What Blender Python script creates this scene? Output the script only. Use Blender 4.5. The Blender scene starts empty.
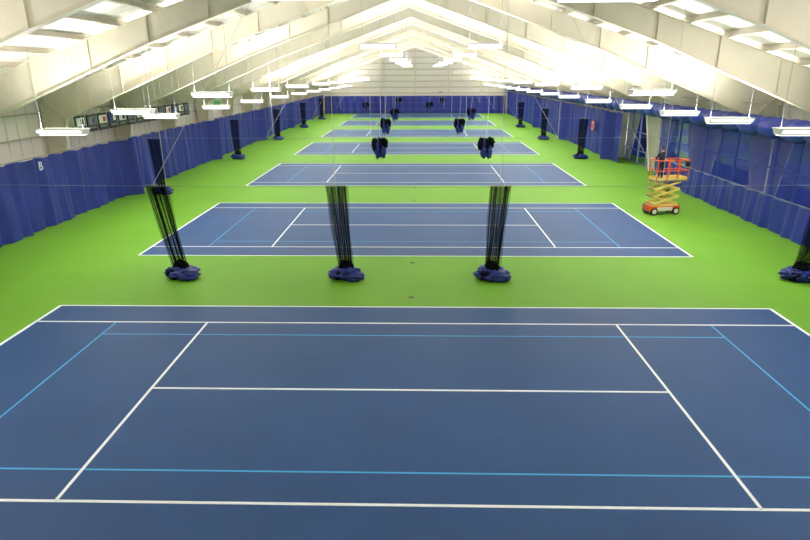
import bpy, bmesh, math, random
from mathutils import Vector, Matrix
random.seed(7)
SC=bpy.context.scene
COL=SC.collection
# ------------------------------------------------------------------ constants
F_PX,CAM_H,PITCH,YAW,ROLL,CAM_X=591.3,7.418,0.3199,0.0236,-0.00387,0.244
D0,SP=12.94,16.83
XB=-0.5            # building axis
Y0,Y1=-6.0,121.5   # front / back wall
RIDGE_TOP=13.0

# ------------------------------------------------------------------ materials
def mat(name,col,rough=0.6,metal=0.0,emis=None,estr=0.0,spec=0.5,noise=None,bump=None,alpha=None):
    m=bpy.data.materials.new(name); m.use_nodes=True
    nt=m.node_tree; b=nt.nodes['Principled BSDF']
    c=tuple(col)+(1,)
    b.inputs['Base Color'].default_value=c
    b.inputs['Roughness'].default_value=rough
    b.inputs['Metallic'].default_value=metal
    b.inputs['Specular IOR Level'].default_value=spec
    if emis:
        b.inputs['Emission Color'].default_value=tuple(emis)+(1,)
        b.inputs['Emission Strength'].default_value=estr
    if noise or bump:
        tc=nt.nodes.new('ShaderNodeTexCoord')
    if noise:
        sc,amt=noise
        n=nt.nodes.new('ShaderNodeTexNoise'); n.inputs['Scale'].default_value=sc; n.inputs['Detail'].default_value=5
        nt.links.new(tc.outputs['Object'],n.inputs['Vector'])
        r=nt.nodes.new('ShaderNodeMapRange'); r.inputs['To Min'].default_value=1-amt; r.inputs['To Max'].default_value=1+amt
        r.inputs['From Min'].default_value=0.3; r.inputs['From Max'].default_value=0.7
        nt.links.new(n.outputs['Fac'],r.inputs['Value'])
        mx=nt.nodes.new('ShaderNodeVectorMath'); mx.operation='SCALE'
        mx.inputs[0].default_value=col
        nt.links.new(r.outputs['Result'],mx.inputs['Scale'])
        nt.links.new(mx.outputs['Vector'],b.inputs['Base Color'])
    if bump:
        sc,st=bump
        n=nt.nodes.new('ShaderNodeTexNoise'); n.inputs['Scale'].default_value=sc
        nt.links.new(tc.outputs['Object'],n.inputs['Vector'])
        bp=nt.nodes.new('ShaderNodeBump'); bp.inputs['Strength'].default_value=st
        nt.links.new(n.outputs['Fac'],bp.inputs['Height'])
        nt.links.new(bp.outputs['Normal'],b.inputs['Normal'])
    return m
def s2l(r,g,b):
    f=lambda v:(v/255/12.92 if v/255<=0.04045 else ((v/255+0.055)/1.055)**2.4)
    return (f(r),f(g),f(b))
M_green=mat('green_acrylic',s2l(108,163,44),0.62,spec=0.25,noise=(0.35,0.05))
M_blue=mat('blue_acrylic',s2l(37,75,127),0.55,spec=0.3,noise=(0.5,0.08))
M_line=mat('white_line_paint',s2l(245,248,252),0.6)
M_cyan=mat('light_blue_line_paint',s2l(62,165,228),0.6)
M_steel=mat('painted_frame_steel',s2l(228,221,203),0.5,noise=(1.2,0.04))
M_purl=mat('purlin_steel',s2l(196,189,172),0.5)
M_wall=mat('wall_panel_white',s2l(240,236,228),0.7,noise=(0.6,0.02))
M_curt=mat('blue_vinyl_curtain',s2l(38,50,138),0.42,spec=0.4,noise=(0.9,0.12))
M_curt2=mat('blue_vinyl_dark',s2l(30,46,125),0.42,spec=0.4,noise=(3,0.15))
M_roll=mat('blue_vinyl_roll',s2l(40,58,160),0.4,spec=0.4,noise=(1.5,0.12))
M_net=mat('black_netting',s2l(14,14,18),0.9,spec=0.1)
M_cable=mat('steel_cable',s2l(150,152,155),0.4,0.3)
M_cord=mat('white_cord',s2l(220,220,215),0.7)
M_lamp=mat('lamp_lens',(1,1,1),0.4,emis=(1.0,0.98,0.93),estr=3.0)
M_lampb=mat('lamp_housing',s2l(245,245,242),0.4)
M_black=mat('black_plastic',s2l(16,16,18),0.5)
M_orange=mat('orange_paint',s2l(222,84,30),0.4)
M_yellow=mat('cream_yellow_paint',s2l(238,208,110),0.4)
M_grey=mat('grey_steel',s2l(120,122,124),0.5,0.3)
M_wheel=mat('wheel_white',s2l(225,220,210),0.6)
M_frame=mat('aluminium_mullion',s2l(150,165,200),0.4,0.4)
M_lfloor=mat('lounge_carpet',s2l(90,92,110),0.9)
M_lwall=mat('lounge_wall',s2l(170,182,205),0.8)
M_red=mat('red_sign',s2l(200,40,45),0.5)
M_white=mat('white_print',s2l(238,238,238),0.5)
M_gsign=mat('green_print',s2l(90,170,90),0.5)
M_skin=mat('skin',s2l(205,150,120),0.5)
M_hair=mat('dark_hair',s2l(30,22,18),0.7)
M_cloth=mat('black_jacket',s2l(26,27,34),0.8)
M_jean=mat('dark_trousers',s2l(32,36,52),0.8)
def roofmat():
    m=bpy.data.materials.new('roof_liner'); m.use_nodes=True; nt=m.node_tree; b=nt.nodes['Principled BSDF']
    b.inputs['Roughness'].default_value=0.75
    tc=nt.nodes.new('ShaderNodeTexCoord'); br=nt.nodes.new('ShaderNodeTexBrick'); br.offset=0.0
    br.inputs['Color1'].default_value=s2l(246,243,236)+(1,); br.inputs['Color2'].default_value=s2l(238,235,226)+(1,); br.inputs['Mortar'].default_value=s2l(185,179,164)+(1,)
    br.inputs['Scale'].default_value=1.0; br.inputs['Brick Width'].default_value=3.04; br.inputs['Row Height'].default_value=1.27; br.inputs['Mortar Size'].default_value=0.018
    nt.links.new(tc.outputs['Object'],br.inputs['Vector']); nt.links.new(br.outputs['Color'],b.inputs['Base Color'])
    return m
M_roof=roofmat()
def glass():
    m=bpy.data.materials.new('tinted_glass'); m.use_nodes=True; nt=m.node_tree; nt.nodes.clear()
    o=nt.nodes.new('ShaderNodeOutputMaterial'); t=nt.nodes.new('ShaderNodeBsdfTransparent'); g=nt.nodes.new('ShaderNodeBsdfGlossy')
    t.inputs[0].default_value=(0.8,0.87,0.97,1); g.inputs[0].default_value=(0.8,0.85,0.95,1); g.inputs['Roughness'].default_value=0.05
    mx=nt.nodes.new('ShaderNodeMixShader'); fr=nt.nodes.new('ShaderNodeFresnel'); fr.inputs[0].default_value=1.5
    nt.links.new(fr.outputs[0],mx.inputs[0]); nt.links.new(t.outputs[0],mx.inputs[1]); nt.links.new(g.outputs[0],mx.inputs[2]); nt.links.new(mx.outputs[0],o.inputs[0])
    return m
M_glass=glass()
def meshmat(name,col,fac):
    m=bpy.data.materials.new(name); m.use_nodes=True; nt=m.node_tree; nt.nodes.clear()
    o=nt.nodes.new('ShaderNodeOutputMaterial'); t=nt.nodes.new('ShaderNodeBsdfTransparent'); g=nt.nodes.new('ShaderNodeBsdfDiffuse')
    g.inputs[0].default_value=col+(1,)
    mx=nt.nodes.new('ShaderNodeMixShader'); mx.inputs[0].default_value=fac
    nt.links.new(t.outputs[0],mx.inputs[1]); nt.links.new(g.outputs[0],mx.inputs[2]); nt.links.new(mx.outputs[0],o.inputs[0])
    return m
M_mesh=meshmat('blue_windscreen_mesh',s2l(46,60,140),0.70)
M_veil=meshmat('black_net_veil',s2l(12,12,16),0.20)

# ------------------------------------------------------------------ mesh builder
class MB:
    def __init__(s): s.v=[];s.f=[];s.mi=[];s.sm=[];s.mats=[]
    def _m(s,m):
        if m not in s.mats: s.mats.append(m)
        return s.mats.index(m)
    def add(s,vs,fs,m,smooth=False):
        o=len(s.v); s.v+= [tuple(x) for x in vs]; i=s._m(m)
        for f in fs: s.f.append([o+k for k in f]); s.mi.append(i); s.sm.append(smooth)
    def box(s,c,d,m,rot=None):
        vs=[]
        for dx in(-.5,.5):
            for dy in(-.5,.5):
                for dz in(-.5,.5):
                    p=Vector((dx*d[0],dy*d[1],dz*d[2]))
                    if rot: p=rot@p
                    vs.append(p+Vector(c))
        s.add(vs,[(0,1,3,2),(4,6,7,5),(0,4,5,1),(2,3,7,6),(0,2,6,4),(1,5,7,3)],m)
    def path(s,pts,r,m,n=8,cap=True,smooth=True):
        pts=[Vector(p) for p in pts]
        if not isinstance(r,(list,tuple)): r=[r]*len(pts)
        vs=[]
        prev=None
        for i,p in enumerate(pts):
            t=(pts[min(i+1,len(pts)-1)]-pts[max(i-1,0)]).normalized()
            if prev is None:
                a=Vector((0,0,1)) if abs(t.z)<0.9 else Vector((1,0,0))
                u=t.cross(a).normalized()
            else:
                u=(prev-t*prev.dot(t)).normalized()
            prev=u; w=t.cross(u)
            for k in range(n):
                an=2*math.pi*k/n
                vs.append(p+(u*math.cos(an)+w*math.sin(an))*r[i])
        fs=[]
        for i in range(len(pts)-1):
            for k in range(n):
                fs.append((i*n+k,i*n+(k+1)%n,(i+1)*n+(k+1)%n,(i+1)*n+k))
        s.add(vs,fs,m,smooth)
        if cap:
            s.add(vs[:n],[tuple(range(n))[::-1]],m); s.add(vs[-n:],[tuple(range(n))],m)
    def prism(s,poly,y0,y1,m):   # poly in XZ
        n=len(poly)
        vs=[(x,y0,z) for x,z in poly]+[(x,y1,z) for x,z in poly]
        fs=[tuple(range(n)),tuple(range(2*n-1,n-1,-1))]
        for i in range(n): fs.append((i,i+n,(i+1)%n+n,(i+1)%n))
        s.add(vs,fs,m)
    def build(s,name,parent=None,loc=None):
        me=bpy.data.meshes.new(name); me.from_pydata(s.v,[],s.f)
        for m in s.mats: me.materials.append(m)
        for p,i,q in zip(me.polygons,s.mi,s.sm): p.material_index=i; p.use_smooth=q
        me.update()
        bm=bmesh.new(); bm.from_mesh(me); bmesh.ops.recalc_face_normals(bm,faces=bm.faces); bm.to_mesh(me); bm.free()
        ob=bpy.data.objects.new(name,me); COL.objects.link(ob)
        if parent: ob.parent=parent
        if loc: ob.location=loc
        return ob
def empty(name,loc=(0,0,0),rz=0):
    e=bpy.data.objects.new(name,None); e.location=loc; e.rotation_euler=(0,0,rz); COL.objects.link(e); return e

# ------------------------------------------------------------------ floor & courts
b=MB(); b.box((XB+1,(Y0+Y1)/2,-0.1),(42,Y1-Y0+1,0.2),M_green); b.build('floor')
for n in range(7):
    c=D0+n*SP
    b=MB()
    hl,hw=11.885,5.485
    b.box((0,c,0.002),(2*hl,2*hw,0.004),M_blue)
    def ln(x0,y0,x1,y1,w,m=M_line,z=0.006):
        if abs(x1-x0)>abs(y1-y0): b.box(((x0+x1)/2,c+y0,z),(abs(x1-x0),w,0.004),m)
        else: b.box((x0,c+(y0+y1)/2,z),(w,abs(y1-y0),0.004),m)
    W=0.068
    for sy in(-1,1):
        ln(-hl,sy*hw,hl,sy*hw,W)
        ln(-hl,sy*4.115,hl,sy*4.115,W)
        ln(-9.3,sy*3.2,9.3,sy*3.2,0.045,M_cyan,0.0045)
    for sx in(-1,1):
        ln(sx*hl,-hw,sx*hl,hw,0.10)
        ln(sx*6.4,-4.115,sx*6.4,4.115,W)
        ln(sx*9.3,-4.115,sx*9.3,4.115,0.045,M_cyan,0.0045)
    ln(-6.4,0,6.4,0,W)
    b.build('tennis_court')
    # net-post floor sockets
    for sy in(-1,1):
        b=MB(); b.path([(0,c+sy*6.4,0),(0,c+sy*6.4,0.012)],0.09,M_black,12); b.path([(0,c+sy*6.4,0.0),(0,c+sy*6.4,0.02)],0.05,M_grey,10); b.build('net_post_socket')

# ------------------------------------------------------------------ building shell
def roof_z(x): return RIDGE_TOP+0.25-(RIDGE_TOP-6.4)/19.6*abs(x-XB)
XL,XR=XB-19.75,XB+19.75
b=MB(); b.box((XL-0.1,(Y0+Y1)/2,3.4),(0.2,Y1-Y0,6.8),M_wall)
y=Y0+0.5
while y<Y1:
    b.box((XL+0.02,y,5.0),(0.05,0.08,3.2),M_wall); y+=0.9
for z in(4.3,5.5): b.box((XL+0.12,(Y0+Y1)/2,z),(0.2,Y1-Y0,0.08),M_purl)
b.build('wall_left')
b=MB()
for (a,c_,z0,z1) in((Y0,22,0,6.8),(22,58,4.3,6.8),(58,Y1,0,6.8)):
    b.box((XR+0.1,(a+c_)/2,(z0+z1)/2),(0.2,c_-a,z1-z0),M_wall)
y=Y0+0.5
while y<Y1:
    b.box((XR-0.02,y,5.6),(0.05,0.08,2.2),M_wall); y+=0.9
b.build('wall_right')
gable=[(XL,0),(XR,0),(XR,roof_z(XR)),(XB,roof_z(XB)),(XL,roof_z(XL))]
b=MB(); b.prism(gable,Y1,Y1+0.2,M_wall)
for z in(3.9,5.0,6.1,7.2,8.3,9.4,10.5,11.6):
    hwid=min(19.6,(13.1-z)/((RIDGE_TOP-6.4)/19.6))
    b.box((XB,Y1-0.1,z),(2*hwid,0.16,0.14),M_purl)
for x in(-13,-6.5,0,6.5,13):
    b.box((XB+x,Y1-0.25,roof_z(XB+x)/2-0.15),(0.25,0.3,roof_z(XB+x)-0.3),M_steel)
b.build('wall_back')
b=MB(); b.prism(gable,Y0-0.2,Y0,M_wall); b.build('wall_front')
b=MB()
for sx in(-1,1):
    xe=XB+sx*20.0
    b.add([(XB,Y0-.2,roof_z(XB)),(XB,Y1+.2,roof_z(XB)),(xe,Y1+.2,roof_z(xe)),(xe,Y0-.2,roof_z(xe)),
           (XB,Y0-.2,roof_z(XB)+.2),(XB,Y1+.2,roof_z(XB)+.2),(xe,Y1+.2,roof_z(xe)+.2),(xe,Y0-.2,roof_z(xe)+.2)],
          [(0,1,2,3),(4,7,6,5),(0,3,7,4),(1,5,6,2),(3,2,6,7),(0,4,5,1)],M_roof)
b.build('ceiling')
# purlins
b=MB()
ang=math.atan((RIDGE_TOP-6.4)/19.6)
for sx in(-1,1):
    x=0.5
    while x<19.5:
        X=XB+sx*x; z=roof_z(X)-0.13
        R=Matrix.Rotation(sx*ang,3,'Y')
        b.box((X,(Y0+Y1)/2,z),(0.03,Y1-Y0-0.1,0.22),M_purl,R)
        b.box((X+0.04,(Y0+Y1)/2,z-0.11),(0.10,Y1-Y0-0.1,0.02),M_purl,R)
        x+=1.52
b.build('roof_purlins')
# frames
def half(sx):
    inn=[(19.15,0.0),(18.75,2.6),(18.35,5.15),(10.0,8.62),(0,12.15)]
    out=[(19.6,0.0),(19.6,3.4),(19.6,6.4),(10.0,6.4+9.6*(RIDGE_TOP-6.4)/19.6),(0,RIDGE_TOP)]
    return [(XB+sx*x,z) for x,z in inn],[(XB+sx*x,z) for x,z in out]
FR=[y for y in [17.4-7.62*3,17.4-7.62*2,17.4-7.62]+[17.4+7.62*k for k in range(14)]]
for Y in FR:
    b=MB()
    for sx in(-1,1):
        inn,out=half(sx)
        for i in range(len(inn)-1):
            b.prism([inn[i],inn[i+1],out[i+1],out[i]],Y-0.012,Y+0.012,M_steel)
        for ch,off in((inn,1),(out,-1)):
            for i in range(len(ch)-1):
                p=Vector((ch[i][0],0,ch[i][1]));q=Vector((ch[i+1][0],0,ch[i+1][1]))
                t=(q-p).normalized(); nn=Vector((t.z,0,-t.x))*0.012
                b.prism([((p+nn).x,(p+nn).z),((q+nn).x,(q+nn).z),((q-nn).x,(q-nn).z),((p-nn).x,(p-nn).z)],Y-0.15,Y+0.15,M_steel)
        # haunch + splice stiffeners
        for i in(1,2,3):
            p=Vector((inn[i][0],0,inn[i][1]));q=Vector((out[i][0],0,out[i][1])); t=(q-p).normalized(); nn=Vector((t.z,0,-t.x))*0.014
            b.prism([((p+nn).x,(p+nn).z),((q+nn).x,(q+nn).z),((q-nn).x,(q-nn).z),((p-nn).x,(p-nn).z)],Y-0.13,Y+0.13,M_steel)
        for x in(15,12.5,7.5,5,2.5):
            def lerp(ch,xx):
                for i in range(2,len(ch)-1):
                    a,c_=ch[i],ch[i+1]
                    xa,xc=abs(a[0]-XB),abs(c_[0]-XB)
                    if xc<=xx<=xa:
                        u=(xa-xx)/(xa-xc); return a[1]+(c_[1]-a[1])*u
            z0,z1=lerp(inn,x),lerp(out,x)
            b.box((XB+sx*x,Y,(z0+z1)/2),(0.02,0.24,z1-z0),M_steel)
            # flange braces to purlin
            b.path([(XB+sx*x,Y+.13,z0+.03),(XB+sx*x,Y+.85,z1+0.05)],0.022,M_steel,5)
    b.build('roof_frame')
# rod bracing in alternate bays
for k in(2,5,8,11,14):
    if k+1>=len(FR): break
    b=MB()
    for sx in(-1,1):
        for (xa,xb) in((19,10),(10,0.5)):
            for (ya,yb) in((FR[k],FR[k+1]),(FR[k+1],FR[k])):
                b.path([(XB+sx*xa,ya,roof_z(XB+sx*xa)-.35),(XB+sx*xb,yb,roof_z(XB+sx*xb)-.35)],0.018,M_cable,5)
    b.build('roof_bracing_rod')

# ------------------------------------------------------------------ curtains
ROWS=[D0+SP*(n+0.5) for n in range(6)]   # divider rows
def curtain_y(name,x,ya,yb,z0,z1,amp,side,stacks=(),m=M_curt):
    b=MB(); n=int((yb-ya)/0.14); nz=9; vs=[]
    for i in range(n+1):
        y=ya+(yb-ya)*i/n
        st=0
        for s in stacks: st+=0.75*math.exp(-((y-s)/0.55)**4)
        for j in range(nz+1):
            t=j/nz
            w=amp*(math.sin(y*5.1+1.3*math.sin(y*.9))*0.5+0.35*math.sin(y*9.7+t*1.5+2*math.sin(y*.37))+0.5*math.sin(y*1.7+t*2.2))*(1.15-0.5*t)
            sag=0.06*math.sin(y*2.06)**2*t
            vs.append((x+side*(w+st+abs(amp)),y,z0+(z1-z0)*t-sag))
    fs=[(i*(nz+1)+j,(i+1)*(nz+1)+j,(i+1)*(nz+1)+j+1,i*(nz+1)+j+1) for i in range(n) for j in range(nz)]
    b.add(vs,fs,m,True)
    b.path([(x+side*amp,ya,z1+0.03),(x+side*amp,yb,z1+0.03)],0.02,M_cable,6)
    return b.build(name)
XCL,XCR=XB-18.35,XB+18.2
curtain_y('wall_curtain',XCL,Y0+1,Y1-0.6,0.02,3.55,0.15,1,ROWS)
curtain_y('wall_curtain',XCR,52,Y1-0.6,0.02,4.2,0.12,-1,ROWS[2:])
curtain_y('wall_curtain',XCR-0.05,Y0+1,44,0.02,1.65,0.10,-1,())
curtain_y('windscreen_mesh',XCR+0.02,Y0+1,44,1.60,4.45,0.05,-1,(),M_mesh)
# back curtain along X
b=MB(); n=260; vs=[]
for i in range(n+1):
    x=XCL+0.5+(XCR-XCL-1.0)*i/n
    for j in range(5):
        t=j/4; vs.append((x,Y1-0.75+0.09*math.sin(x*4.3+t)+0.05*math.sin(x*1.3),0.02+3.35*t))
b.add(vs,[(i*5+j,(i+1)*5+j,(i+1)*5+j+1,i*5+j+1) for i in range(n) for j in range(4)],M_curt,True)
b.build('backdrop_curtain')

# rolled curtain on right wall
b=MB(); pts=[];rr=[]
y=Y0+1
while y<Y1-1:
    ph=(y%1.9)/1.9
    pts.append((XCR-0.45+0.03*math.sin(y*2.3),y,5.02-0.12*math.sin(ph*math.pi))); rr.append(0.36+0.16*math.sin(ph*math.pi)+0.02*math.sin(y*7)); y+=0.19
b.path(pts,rr,M_roll,14)
y=Y0+1
yy=math.ceil(y/1.9)*1.9
while yy<Y1-1:
    b.path([(XCR-0.45,yy,5.3),(XCR-0.45,yy,5.95)],0.02,M_cord,5)
    yy+=1.9
b.path([(XCR-0.45,Y0+1,5.95),(XCR-0.45,Y1-1,5.95)],0.025,M_cable,6)
b.build('rolled_curtain')

# ------------------------------------------------------------------ lounge + storefront (right)
b=MB()
b.box((24.15,40,-0.1),(7.6,36,0.2),M_lfloor); b.build('lounge_floor')
b=MB(); b.box((26.5,40,2.15),(0.2,36,4.3),M_lwall)
for yy in(26,31,36,41,46,51,56): b.box((26.38,yy,2.0),(0.06,2.2,1.2),M_white)
b.box((22.9,22,2.15),(7.3,0.2,4.3),M_lwall); b.box((22.9,58,2.15),(7.3,0.2,4.3),M_lwall); b.build('wall_lounge')
b=MB(); b.box((22.9,40,4.4),(7.4,36.4,0.2),M_lwall); b.build('ceiling_lounge')
XG=XR-0.1
b=MB()
yy=22.0
while yy<=58.01:
    b.box((XG,yy,2.15),(0.12,0.09,4.3),M_frame); yy+=2.0
for z in(0.06,1.1,2.6,4.24): b.box((XG,40,z),(0.11,36,0.08),M_frame)
b.build('window_frame')
b=MB(); b.add([(XG,22.05,.05),(XG,57.95,.05),(XG,57.95,4.25),(XG,22.05,4.25)],[(0,1,2,3)],M_glass); b.build('window_1')
for yy in(26,32,38,44,50,55):
    L=bpy.data.lights.new('lounge_lamp','AREA'); L.shape='RECTANGLE'; L.size=1.2; L.size_y=0.6; L.energy=420; L.color=(1,.95,.85)
    e=empty('lounge_ceiling_lamp',(23,yy,4.22)); o=bpy.data.objects.new('bulb',L); COL.objects.link(o); o.parent=e
    h=MB(); h.box((0,0,0.05),(1.4,0.8,0.06),M_lampb); h.build('housing',e)
# lounge chairs
def chair(x,y,rz):
    e=empty('lounge_chair',(x,y,0),rz); h=MB()
    h.box((0,0,0.45),(0.5,0.5,0.07),M_black); h.box((-0.23,0,0.75),(0.05,0.5,0.55),M_black)
    for a in(-1,1):
        for c_ in(-1,1): h.path([(a*.21,c_*.21,0),(a*.2,c_*.2,.43)],0.02,M_grey,6)
    for c_ in(-1,1):
        h.path([(-.22,c_*.26,.66),(.2,c_*.26,.66),(.2,c_*.24,.45)],0.018,M_grey,6)
    h.build('seat_and_frame',e)
for yy in(25,26.2,29,30.2,34,35.2,40,41.2,46,47.4,50,51.4): chair(21.0,yy,math.pi)

# ------------------------------------------------------------------ posters left wall
k=0; yy=33.5
while yy<49.5:
    h=MB(); x=XB-18.15
    h.box((0,0,0),(0.05,1.05,0.95),M_black)
    h.box((0.03,0,0.12),(0.02,0.85,0.45),[M_white,M_grey,M_white,M_curt][k%4])
    h.box((0.045,0.15,0.12),(0.01,0.3,0.3),[M_cloth,M_curt,M_red,M_white][k%4])
    h.box((0.03,0,-0.27),(0.02,0.7,0.1),M_grey)
    h.path([(0,-.4,.47),(0,0,.66),(0,.4,.47)],0.01,M_cable,4)
    h.path([(0,0,.66),(0,0,0.85)],0.01,M_cable,4)
    h.build('hanging_poster',None,(x,yy,4.82)); yy+=1.22; k+=1
h=MB(); h.box((0,0,0),(0.06,2.4,1.2),M_white); h.box((0.035,0.1,0.15),(0.02,2.0,0.5),M_gsign); h.box((0.035,0,-0.35),(0.02,2.2,0.12),M_grey)
h.build('wall_banner',None,(XB-18.2,57,4.8))
def letter(txt,loc,rz,size):
    cu=bpy.data.curves.new('court_letter_sign','FONT'); cu.body=txt; cu.size=size; cu.extrude=0.01; cu.align_x='CENTER'
    o=bpy.data.objects.new('court_letter_sign',cu); o.data.materials.append(M_white); COL.objects.link(o)
    o.location=loc; o.rotation_euler=(math.pi/2,0,rz)
letter('B',(XCL+0.45,28.9,2.98),math.pi/2,0.6)
h=MB(); h.path([(0,0,0),(-0.04,0,0)],0.5,M_red,28); h.path([(-0.04,0,0),(-0.06,0,0)],0.38,M_white,28); h.path([(-0.06,0,0),(-0.08,0,0)],0.30,M_red,24)
h.build('round_logo_sign',None,(XCR-0.5,59.5,2.6))
h=MB(); h.box((0,0,0),(0.7,0.1,0.3),M_red); h.box((0,-.06,0),(0.5,0.02,0.14),M_white); h.build('exit_sign',None,(4.5,Y1-0.9,4.1))

# ------------------------------------------------------------------ light fixtures
def fixture(x,y,z):
    PU=240+300*max(0,min(1,(y-18)/60)); PD=88
    e=empty('hanging_light_fixture',(x,y,z))
    h=MB()
    L,W=0.90,0.34
    prof=[(-W*0.45,-0.13),(W*0.45,-0.13),(W,0.08),(W*0.96,0.09),(W*0.42,-0.08),(-W*0.42,-0.08),(-W*0.96,0.09),(-W,0.08)]
    n=len(prof)
    vs=[(-L,p,q) for p,q in prof]+[(L,p,q) for p,q in prof]
    h.add(vs,[(i,(i+1)%n,(i+1)%n+n,i+n) for i in range(n)],M_lampb)
    for sx in(-1,1):
        h.add([(sx*L,-W*.45,-.13),(sx*L,W*.45,-.13),(sx*L,W,.08),(sx*L,-W,.08)],[(0,1,2,3)],M_lampb)
    h.box((0,0,-0.145),(1.7,0.28,0.03),M_lamp)
    h.box((0,-W*0.78,-0.02),(1.7,0.02,0.10),M_lamp,Matrix.Rotation(0.75,3,'X'))
    for a in(-.1,.1): h.path([(-.85,a,-.02),(.85,a,-.02)],0.03,M_lamp,6)
    h.build('housing',e)
    top=roof_z(x)-z-0.1
    h=MB()
    for sx in(-1,1): h.path([(sx*.8,0,.05),(sx*.8,0,top)],0.009,M_cable,4)
    h.build('hanger',e)
    A=bpy.data.lights.new('uplight','AREA'); A.shape='RECTANGLE'; A.size=1.7; A.size_y=0.5; A.energy=PU; A.color=(1.0,0.95,0.91)
    o=bpy.data.objects.new('uplight',A); o.rotation_euler=(math.pi,0,0); o.location=(0,0,0.085); COL.objects.link(o); o.parent=e
    A=bpy.data.lights.new('downlight','AREA'); A.shape='RECTANGLE'; A.size=1.65; A.size_y=0.25; A.energy=PD; A.color=(1.0,0.97,0.95)
    o=bpy.data.objects.new('downlight',A); o.location=(0,0,-0.165); COL.objects.link(o); o.parent=e
for y in [7,14,20.8,25.9,30.9,37.2,45,54,62,70,78,86,94,102,110,117.5]: fixture(13.3,y,5.55)
for y in [7,15,22.9,32,41,50,60,70,80,90,100,110,117.5]: fixture(-13.4,y,5.4)
for y in(11,28,38,48,60,70,82,94,106): fixture(-9.2,y,6.6)
fixture(-12.6,27.2,5.9)
for y in(11,25.8,36,47,58,70,82,94,106): fixture(9.9,y,6.7)
for y in(11,31.6,46,62,78,94,110):
    fixture(-1.8,y,8.8); fixture(3.6,y+.6,8.8)

# ------------------------------------------------------------------ divider nets
for r,Y in enumerate(ROWS):
    b=MB(); N=24
    xa=XCL+1.3; xb=XCR-(0.6 if r<2 else 1.3)
    pts=[(xa+(xb-xa)*i/N,Y,3.62-0.10*math.sin(math.pi*i/N)) for i in range(N+1)]
    b.path(pts,0.006,M_cable,5)
    for x in(-15.9,-9,-2.8,3.2,9,15.2):
        b.path([(x,Y,3.55),(x,Y,roof_z(x)-0.1)],0.010,M_cord,4)
    # lifting lines running diagonally to the ridge beam
    for x in(-9.5,9.0):
        b.path([(x,Y,3.6),(x*0.45,Y+0.3,roof_z(x*0.45)-0.5)],0.008,M_cord,4)
    b.build('divider_cable')
from mathutils import noise as NZ
def blob(b,c,rad,m,seed,flat=1.0):
    rnd=random.Random(seed); bm=bmesh.new(); bmesh.ops.create_icosphere(bm,subdivisions=4,radius=1.0)
    off=Vector((rnd.random()*50,rnd.random()*50,rnd.random()*50))
    vs=[]
    for v in bm.verts:
        p=v.co.normalized()
        d=1+0.32*NZ.noise(p*2.3+off)+0.20*(abs(NZ.noise(p*5.0+off))*2-0.5)
        q=Vector((p.x*rad[0]*d,p.y*rad[1]*d,p.z*rad[2]*d))+Vector(c)
        if flat and q.z<0.012: q.z=0.012
        vs.append(q)
    fs=[[v.index for v in f.verts] for f in bm.faces]
    bm.free(); b.add(vs,fs,m,True)
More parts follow.
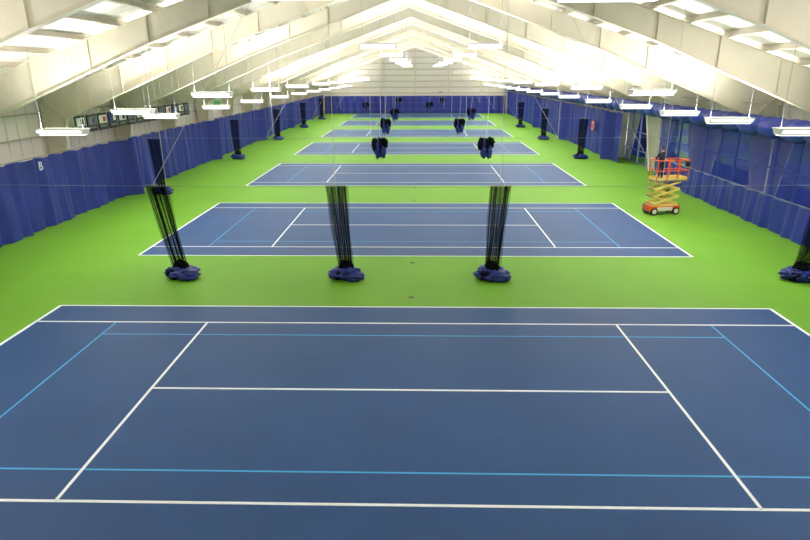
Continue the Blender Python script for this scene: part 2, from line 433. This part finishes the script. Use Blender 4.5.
def net_bundle(x,Y,lean=0.0,wtop=0.42,seed=1,raised=False):
    rnd=random.Random(seed); b=MB()
    zt=3.55; zb=0.3 if not raised else 2.95
    if not raised:
        # pleated, see-through netting gathered on the cable: two nested folds
        for sc,ph in((1.0,0.0),(0.62,1.3)):
            n=14; m=36; vs=[]
            for i in range(n+1):
                t=i/n
                rx=(wtop*(1-t)**1.3+0.26*(1-(1-t)**1.3))*sc; ry=(0.10+0.10*t)*sc
                for k in range(m):
                    a=2*math.pi*k/m
                    f=1+0.22*math.sin(a*9+ph+seed)+0.05*math.sin(t*9+a*3)
                    vs.append((x+lean*(1-t)+rx*f*math.cos(a)+0.02*math.sin(t*6+seed),Y+ry*f*math.sin(a),zt+(zb-zt)*t))
            b.add(vs,[(i*m+k,i*m+(k+1)%m,(i+1)*m+(k+1)%m,(i+1)*m+k) for i in range(n) for k in range(m)],M_veil,True)
    K=20
    for k in range(K):
        a=-1+2*(k+0.5)/K; c_=rnd.uniform(-1,1)
        ph=rnd.uniform(0,6.28); pts=[]
        n=9
        for i in range(n+1):
            t=i/n
            wid=(wtop*(1-t)**1.3+0.26*(1-(1-t)**1.3)) if not raised else wtop*0.6
            px=x+lean*(1-t)+a*wid+0.015*math.sin(ph+t*5)
            py=Y+c_*0.14+0.02*math.cos(ph+t*6)
            if i==0: py=Y+c_*0.03
            pts.append((px,py,zt+(zb-zt)*t))
        b.path(pts,rnd.choice([0.006,0.010,0.018]),M_net,4,True,False)
    n=8
    if raised:
        pts=[(x+lean*(1-i/n)+0.04*math.sin(i/n*5+seed),Y,zt-0.05+(zb-zt)*i/n) for i in range(n+1)]
        b.path(pts,0.14,M_net,9,True,True)
    for i in range(9):
        xx=x+lean-wtop+wtop*i/4
        b.path([(xx,Y,3.62),(xx,Y,3.52)],0.014,M_cable,5)
    if not raised:
        blob(b,(x,Y,0.22),(0.62,0.44,0.27),M_curt2,seed*3+1)
        blob(b,(x+0.30,Y-0.22,0.15),(0.38,0.30,0.19),M_curt2,seed*3+2)
        blob(b,(x-0.22,Y-0.12,0.22),(0.30,0.25,0.22),M_net,seed*3+3)
        blob(b,(x+0.02,Y,0.46),(0.27,0.24,0.26),M_net,seed*3+4)
    else:
        blob(b,(x-0.12,Y-.02,2.95),(0.22,0.2,0.64),M_curt2,seed*3+1,0)
        blob(b,(x+0.18,Y+.03,2.80),(0.24,0.2,0.50),M_curt2,seed*3+5,0)
        blob(b,(x-0.30,Y-.05,3.18),(0.20,0.2,0.42),M_net,seed*3+2,0)
        blob(b,(x+0.27,Y+.05,3.24),(0.26,0.2,0.36),M_net,seed*3+3,0)
        blob(b,(x+0.05,Y-.10,3.10),(0.14,0.12,0.46),M_net,seed*3+6,0)
        b.path([(x,Y,3.6),(x+.1,Y,5.2),(x+.05,Y,roof_z(x)-0.1)],0.012,M_cord,4)
    b.build('divider_net_bundle')
R=ROWS
net_bundle(-8.85,R[0],-0.55,0.36,1); net_bundle(-2.52,R[0],-0.25,0.36,2); net_bundle(3.02,R[0],0.20,0.34,3); net_bundle(14.55,R[0],0.5,0.45,4)
net_bundle(-16.6,R[1],-0.1,0.36,5); net_bundle(-2.25,R[1],0,0.4,6,True); net_bundle(4.5,R[1],0,0.45,7,True)
net_bundle(-16.5,R[2],-0.1,0.36,8); net_bundle(15.0,R[2],0.1,0.4,9); net_bundle(-2.8,R[2],0,0.4,10,True); net_bundle(3.9,R[2],0,0.38,11,True)
net_bundle(-16.6,R[3],0,0.4,12); net_bundle(15.0,R[3],0,0.4,13); net_bundle(-2.6,R[3],0,0.5,14,True); net_bundle(6.4,R[3],0,0.4,15,True)
net_bundle(-16.6,R[4],0,0.4,16); net_bundle(15.0,R[4],0,0.4,17); net_bundle(-7.4,R[4],0,0.4,18,True); net_bundle(1.8,R[4],0,0.4,19,True)
net_bundle(-16.6,R[5],0,0.4,20); net_bundle(4.2,R[5],0,0.4,21,True); net_bundle(-3.2,R[5],0,0.4,22,True)

# ------------------------------------------------------------------ scissor lift
LX,LY,LR=13.72,32.6,math.radians(12)
lift=empty('scissor_lift',(LX,LY,0),LR)
h=MB(); h.box((0,0,0.34),(1.75,0.7,0.26),M_orange); h.box((0,0,0.52),(1.6,0.6,0.12),M_yellow)
h.box((0,-0.36,0.33),(0.9,0.03,0.2),M_wheel); h.box((0.93,0,0.36),(0.12,0.5,0.2),M_orange); h.box((-0.92,0,0.40),(0.1,0.55,0.3),M_orange)
for i in range(4): h.box((-0.99,0,0.2+0.12*i),(0.03,0.35,0.03),M_grey)
h.build('chassis',lift)
h=MB()
for sx in(-.66,.66):
    for sy in(-.36,.36):
        h.path([(sx,sy-.07,.2),(sx,sy+.07,.2)],0.2,M_black,20); h.path([(sx,sy-.08,.2),(sx,sy+.08,.2)],0.13,M_wheel,16)
h.build('wheels',lift)
h=MB(); z0=.6; st=.40; hs=.78
for k in range(3):
    za=z0+k*st; zb=za+st
    for sy,o in((-.3,0),(.3,0)):
        for d,oy in((1,-.025),(-1,.025)):
            p=Vector((-hs*d,sy+oy,za)); q=Vector((hs*d,sy+oy,zb)); L=(q-p).length; an=math.atan2(q.z-p.z,q.x-p.x)
            h.box((p+q)/2,(L,0.045,0.11),M_yellow,Matrix.Rotation(-an,3,'Y'))
    for x in(-hs,0,hs):
        h.path([(x,-.34,za if x else za+st/2),(x,.34,za if x else za+st/2)],0.03,M_grey,8)
h.path([(-.3,0,.75),(.35,0,1.35)],0.05,M_grey,10); h.path([(.0,0,1.02),(.5,0,1.5)],0.03,M_wheel,8)
h.build('scissor_arms',lift)
h=MB(); zd=1.86; ox=0.17
h.box((ox,0,zd),(1.85,.76,.10),M_grey); h.box((ox+.35,0,zd+.06),(1.1,.66,.03),M_grey)
for (a,c_,dx,dy) in((0,-.38,1.85,.02),(0,.38,1.85,.02),(-.92,0,.02,.76),(.92,0,.02,.76)): h.box((ox+a,c_,zd+.12),(dx,dy,.16),M_yellow)
h.build('platform_deck',lift)
h=MB()
for z in(zd+.55,zd+1.1):
    c=[(ox-.92,-.38,z),(ox+.92,-.38,z),(ox+.92,.38,z),(ox-.92,.38,z),(ox-.92,-.38,z)]
    for i in range(4): h.path([c[i],c[i+1]],0.028,M_orange,8)
for x in(-.92,-.3,.3,.92):
    for y in(-.38,.38): h.path([(ox+x,y,zd+.05),(ox+x,y,zd+1.1)],0.028,M_orange,8)
h.box((ox+.8,-.42,zd+.9),(.2,.12,.25),M_black)
h.build('guard_rails',lift)

# ------------------------------------------------------------------ person on the platform
def person(loc,rz):
    e=empty('person',loc,rz)
    J=[('pel',(0,0,.95),(.16,.115)),('waist',(0,0,1.08),(.145,.10)),('chest',(0,.01,1.30),(.185,.125)),('neckb',(0,0,1.46),(.085,.075)),('neckt',(0,.015,1.54),(.058,.058)),
       ('hipL',(-.095,0,.88),(.10,.105)),('kneeL',(-.105,.02,.50),(.065,.07)),('ankL',(-.11,-.02,.11),(.045,.05)),('footL',(-.12,.06,.05),(.045,.04)),('toeL',(-.13,.16,.035),(.04,.03)),
       ('hipR',(.095,0,.88),(.10,.105)),('kneeR',(.11,.03,.50),(.065,.07)),('ankR',(.115,-.01,.11),(.045,.05)),('footR',(.125,.07,.05),(.045,.04)),('toeR',(.135,.17,.035),(.04,.03)),
       ('shL',(-.185,0,1.41),(.07,.07)),('elL',(-.255,.05,1.15),(.05,.05)),('wrL',(-.20,.27,1.08),(.033,.033)),
       ('shR',(.185,0,1.41),(.07,.07)),('elR',(.255,.05,1.15),(.05,.05)),('wrR',(.20,.27,1.08),(.033,.033))]
    idx={n:i for i,(n,_,_) in enumerate(J)}
    E=[('pel','waist'),('waist','chest'),('chest','neckb'),('neckb','neckt'),('pel','hipL'),('hipL','kneeL'),('kneeL','ankL'),('ankL','footL'),('footL','toeL'),
       ('pel','hipR'),('hipR','kneeR'),('kneeR','ankR'),('ankR','footR'),('footR','toeR'),('chest','shL'),('shL','elL'),('elL','wrL'),('chest','shR'),('shR','elR'),('elR','wrR')]
    me=bpy.data.meshes.new('body'); me.from_pydata([j[1] for j in J],[(idx[a],idx[c]) for a,c in E],[])
    o=bpy.data.objects.new('body',me); COL.objects.link(o)
    sk=o.modifiers.new('skin','SKIN'); sv=me.skin_vertices[0].data
    for i,j in enumerate(J): sv[i].radius=j[2]; sv[i].use_root=(i==0)
    o.modifiers.new('sub','SUBSURF').levels=2; o.modifiers['sub'].render_levels=2
    dg=bpy.context.evaluated_depsgraph_get(); me2=bpy.data.meshes.new_from_object(o.evaluated_get(dg))
    o.modifiers.clear(); o.data=me2; o.parent=e
    me2.materials.clear()
    for m in(M_cloth,M_jean,M_black,M_skin): me2.materials.append(m)
    for p in me2.polygons:
        c=p.center; p.use_smooth=True
        p.material_index=2 if c.z<.09 else 1 if c.z<.93 else 3 if (c.z>1.49 or (c.y>.25 and c.z<1.2)) else 0
    bm=bmesh.new(); bmesh.ops.create_uvsphere(bm,u_segments=28,v_segments=20,radius=1)
    vs=[]
    for v in bm.verts:
        x,y,z=v.co; w=.075*(1-.22*max(0,-z)); d=.098; 
        X,Y,Z=x*w,y*d,z*.118
        if y>0:
            Y*=.93
            Y+=.020*math.exp(-((x/.16)**2+((z+.12)/.16)**2))      # nose
            Y-=.009*(math.exp(-(((x-.36)/.16)**2+((z-.08)/.12)**2))+math.exp(-(((x+.36)/.16)**2+((z-.08)/.12)**2)))
            Y+=.006*math.exp(-((x/.3)**2+((z+.48)/.07)**2)); Y+=.008*math.exp(-((x/.35)**2+((z+.85)/.15)**2))
        vs.append(Vector((X,Y+.025,Z+1.655)))
    fs=[[q.index for q in f.verts] for f in bm.faces]
    h=MB(); h.add(vs,fs,M_skin,True)
    hv=[]
    for v in bm.verts:
        x,y,z=v.co; k=1.10 if (z>.42 or y<.15-.2*z and z>-.45) else .88
        hv.append(Vector((x*.077*k,y*.099*k+.02,z*.118*k+1.66)))
    h.add(hv,fs,M_hair,True)
    bm.free()
    for s in(-1,1):
        h.path([(s*.072,.02,1.62),(s*.082,.015,1.655),(s*.075,.012,1.685)],[.012,.018,.012],M_skin,8)
        h.path([(s*.028,.108,1.665),(s*.028,.112,1.665)],.009,M_white,8); h.path([(s*.028,.112,1.665),(s*.028,.114,1.665)],.004,M_black,8)
    h.build('head',e)
    for s in(-1,1):
        h=MB(); w=Vector((s*.20,.26,1.08))
        h.path([w,w+Vector((0,.04,.005)),w+Vector((0,.09,.005))],[.028,.040,.036],M_skin,10)
        for i in range(4):
            ox=(i-1.5)*.019; L=[.85,1,.95,.75][i]
            q=w+Vector((ox,.085,.008))
            h.path([q,q+Vector((0,.035*L,.004)),q+Vector((0,.055*L,-.018)),q+Vector((0,.045*L,-.040))],[.0095,.009,.008,.006],M_skin,7)
        q=w+Vector((-s*.03,.04,0)); h.path([q,q+Vector((-s*.022,.025,-.008)),q+Vector((-s*.02,.05,-.025))],[.012,.010,.007],M_skin,7)
        h.build('hand',e)
    return e
pl=Matrix.Rotation(LR,3,'Z')@Vector((-.33,0.0,0))
person((LX+pl.x,LY+pl.y,1.915),LR)

# ------------------------------------------------------------------ world, camera
w=bpy.data.worlds.new('World'); SC.world=w; w.use_nodes=True
w.node_tree.nodes['Background'].inputs[0].default_value=(.8,.85,1,1); w.node_tree.nodes['Background'].inputs[1].default_value=0.3
cd=bpy.data.cameras.new('camera'); cam=bpy.data.objects.new('camera',cd); COL.objects.link(cam)
cd.sensor_fit='HORIZONTAL'; cd.sensor_width=36; cd.lens=F_PX/810*36; cd.clip_end=500
Fv=Vector((-math.sin(YAW)*math.cos(PITCH),math.cos(YAW)*math.cos(PITCH),-math.sin(PITCH)))
R0=Vector((math.cos(YAW),math.sin(YAW),0)); U0=R0.cross(Fv)
Rv=R0*math.cos(ROLL)+U0*math.sin(ROLL); Uv=-R0*math.sin(ROLL)+U0*math.cos(ROLL)
M=Matrix((Rv,Uv,-Fv)).transposed().to_4x4(); M.translation=Vector((CAM_X,0,CAM_H)); cam.matrix_world=M
SC.camera=cam
SC.view_settings.view_transform='Standard'
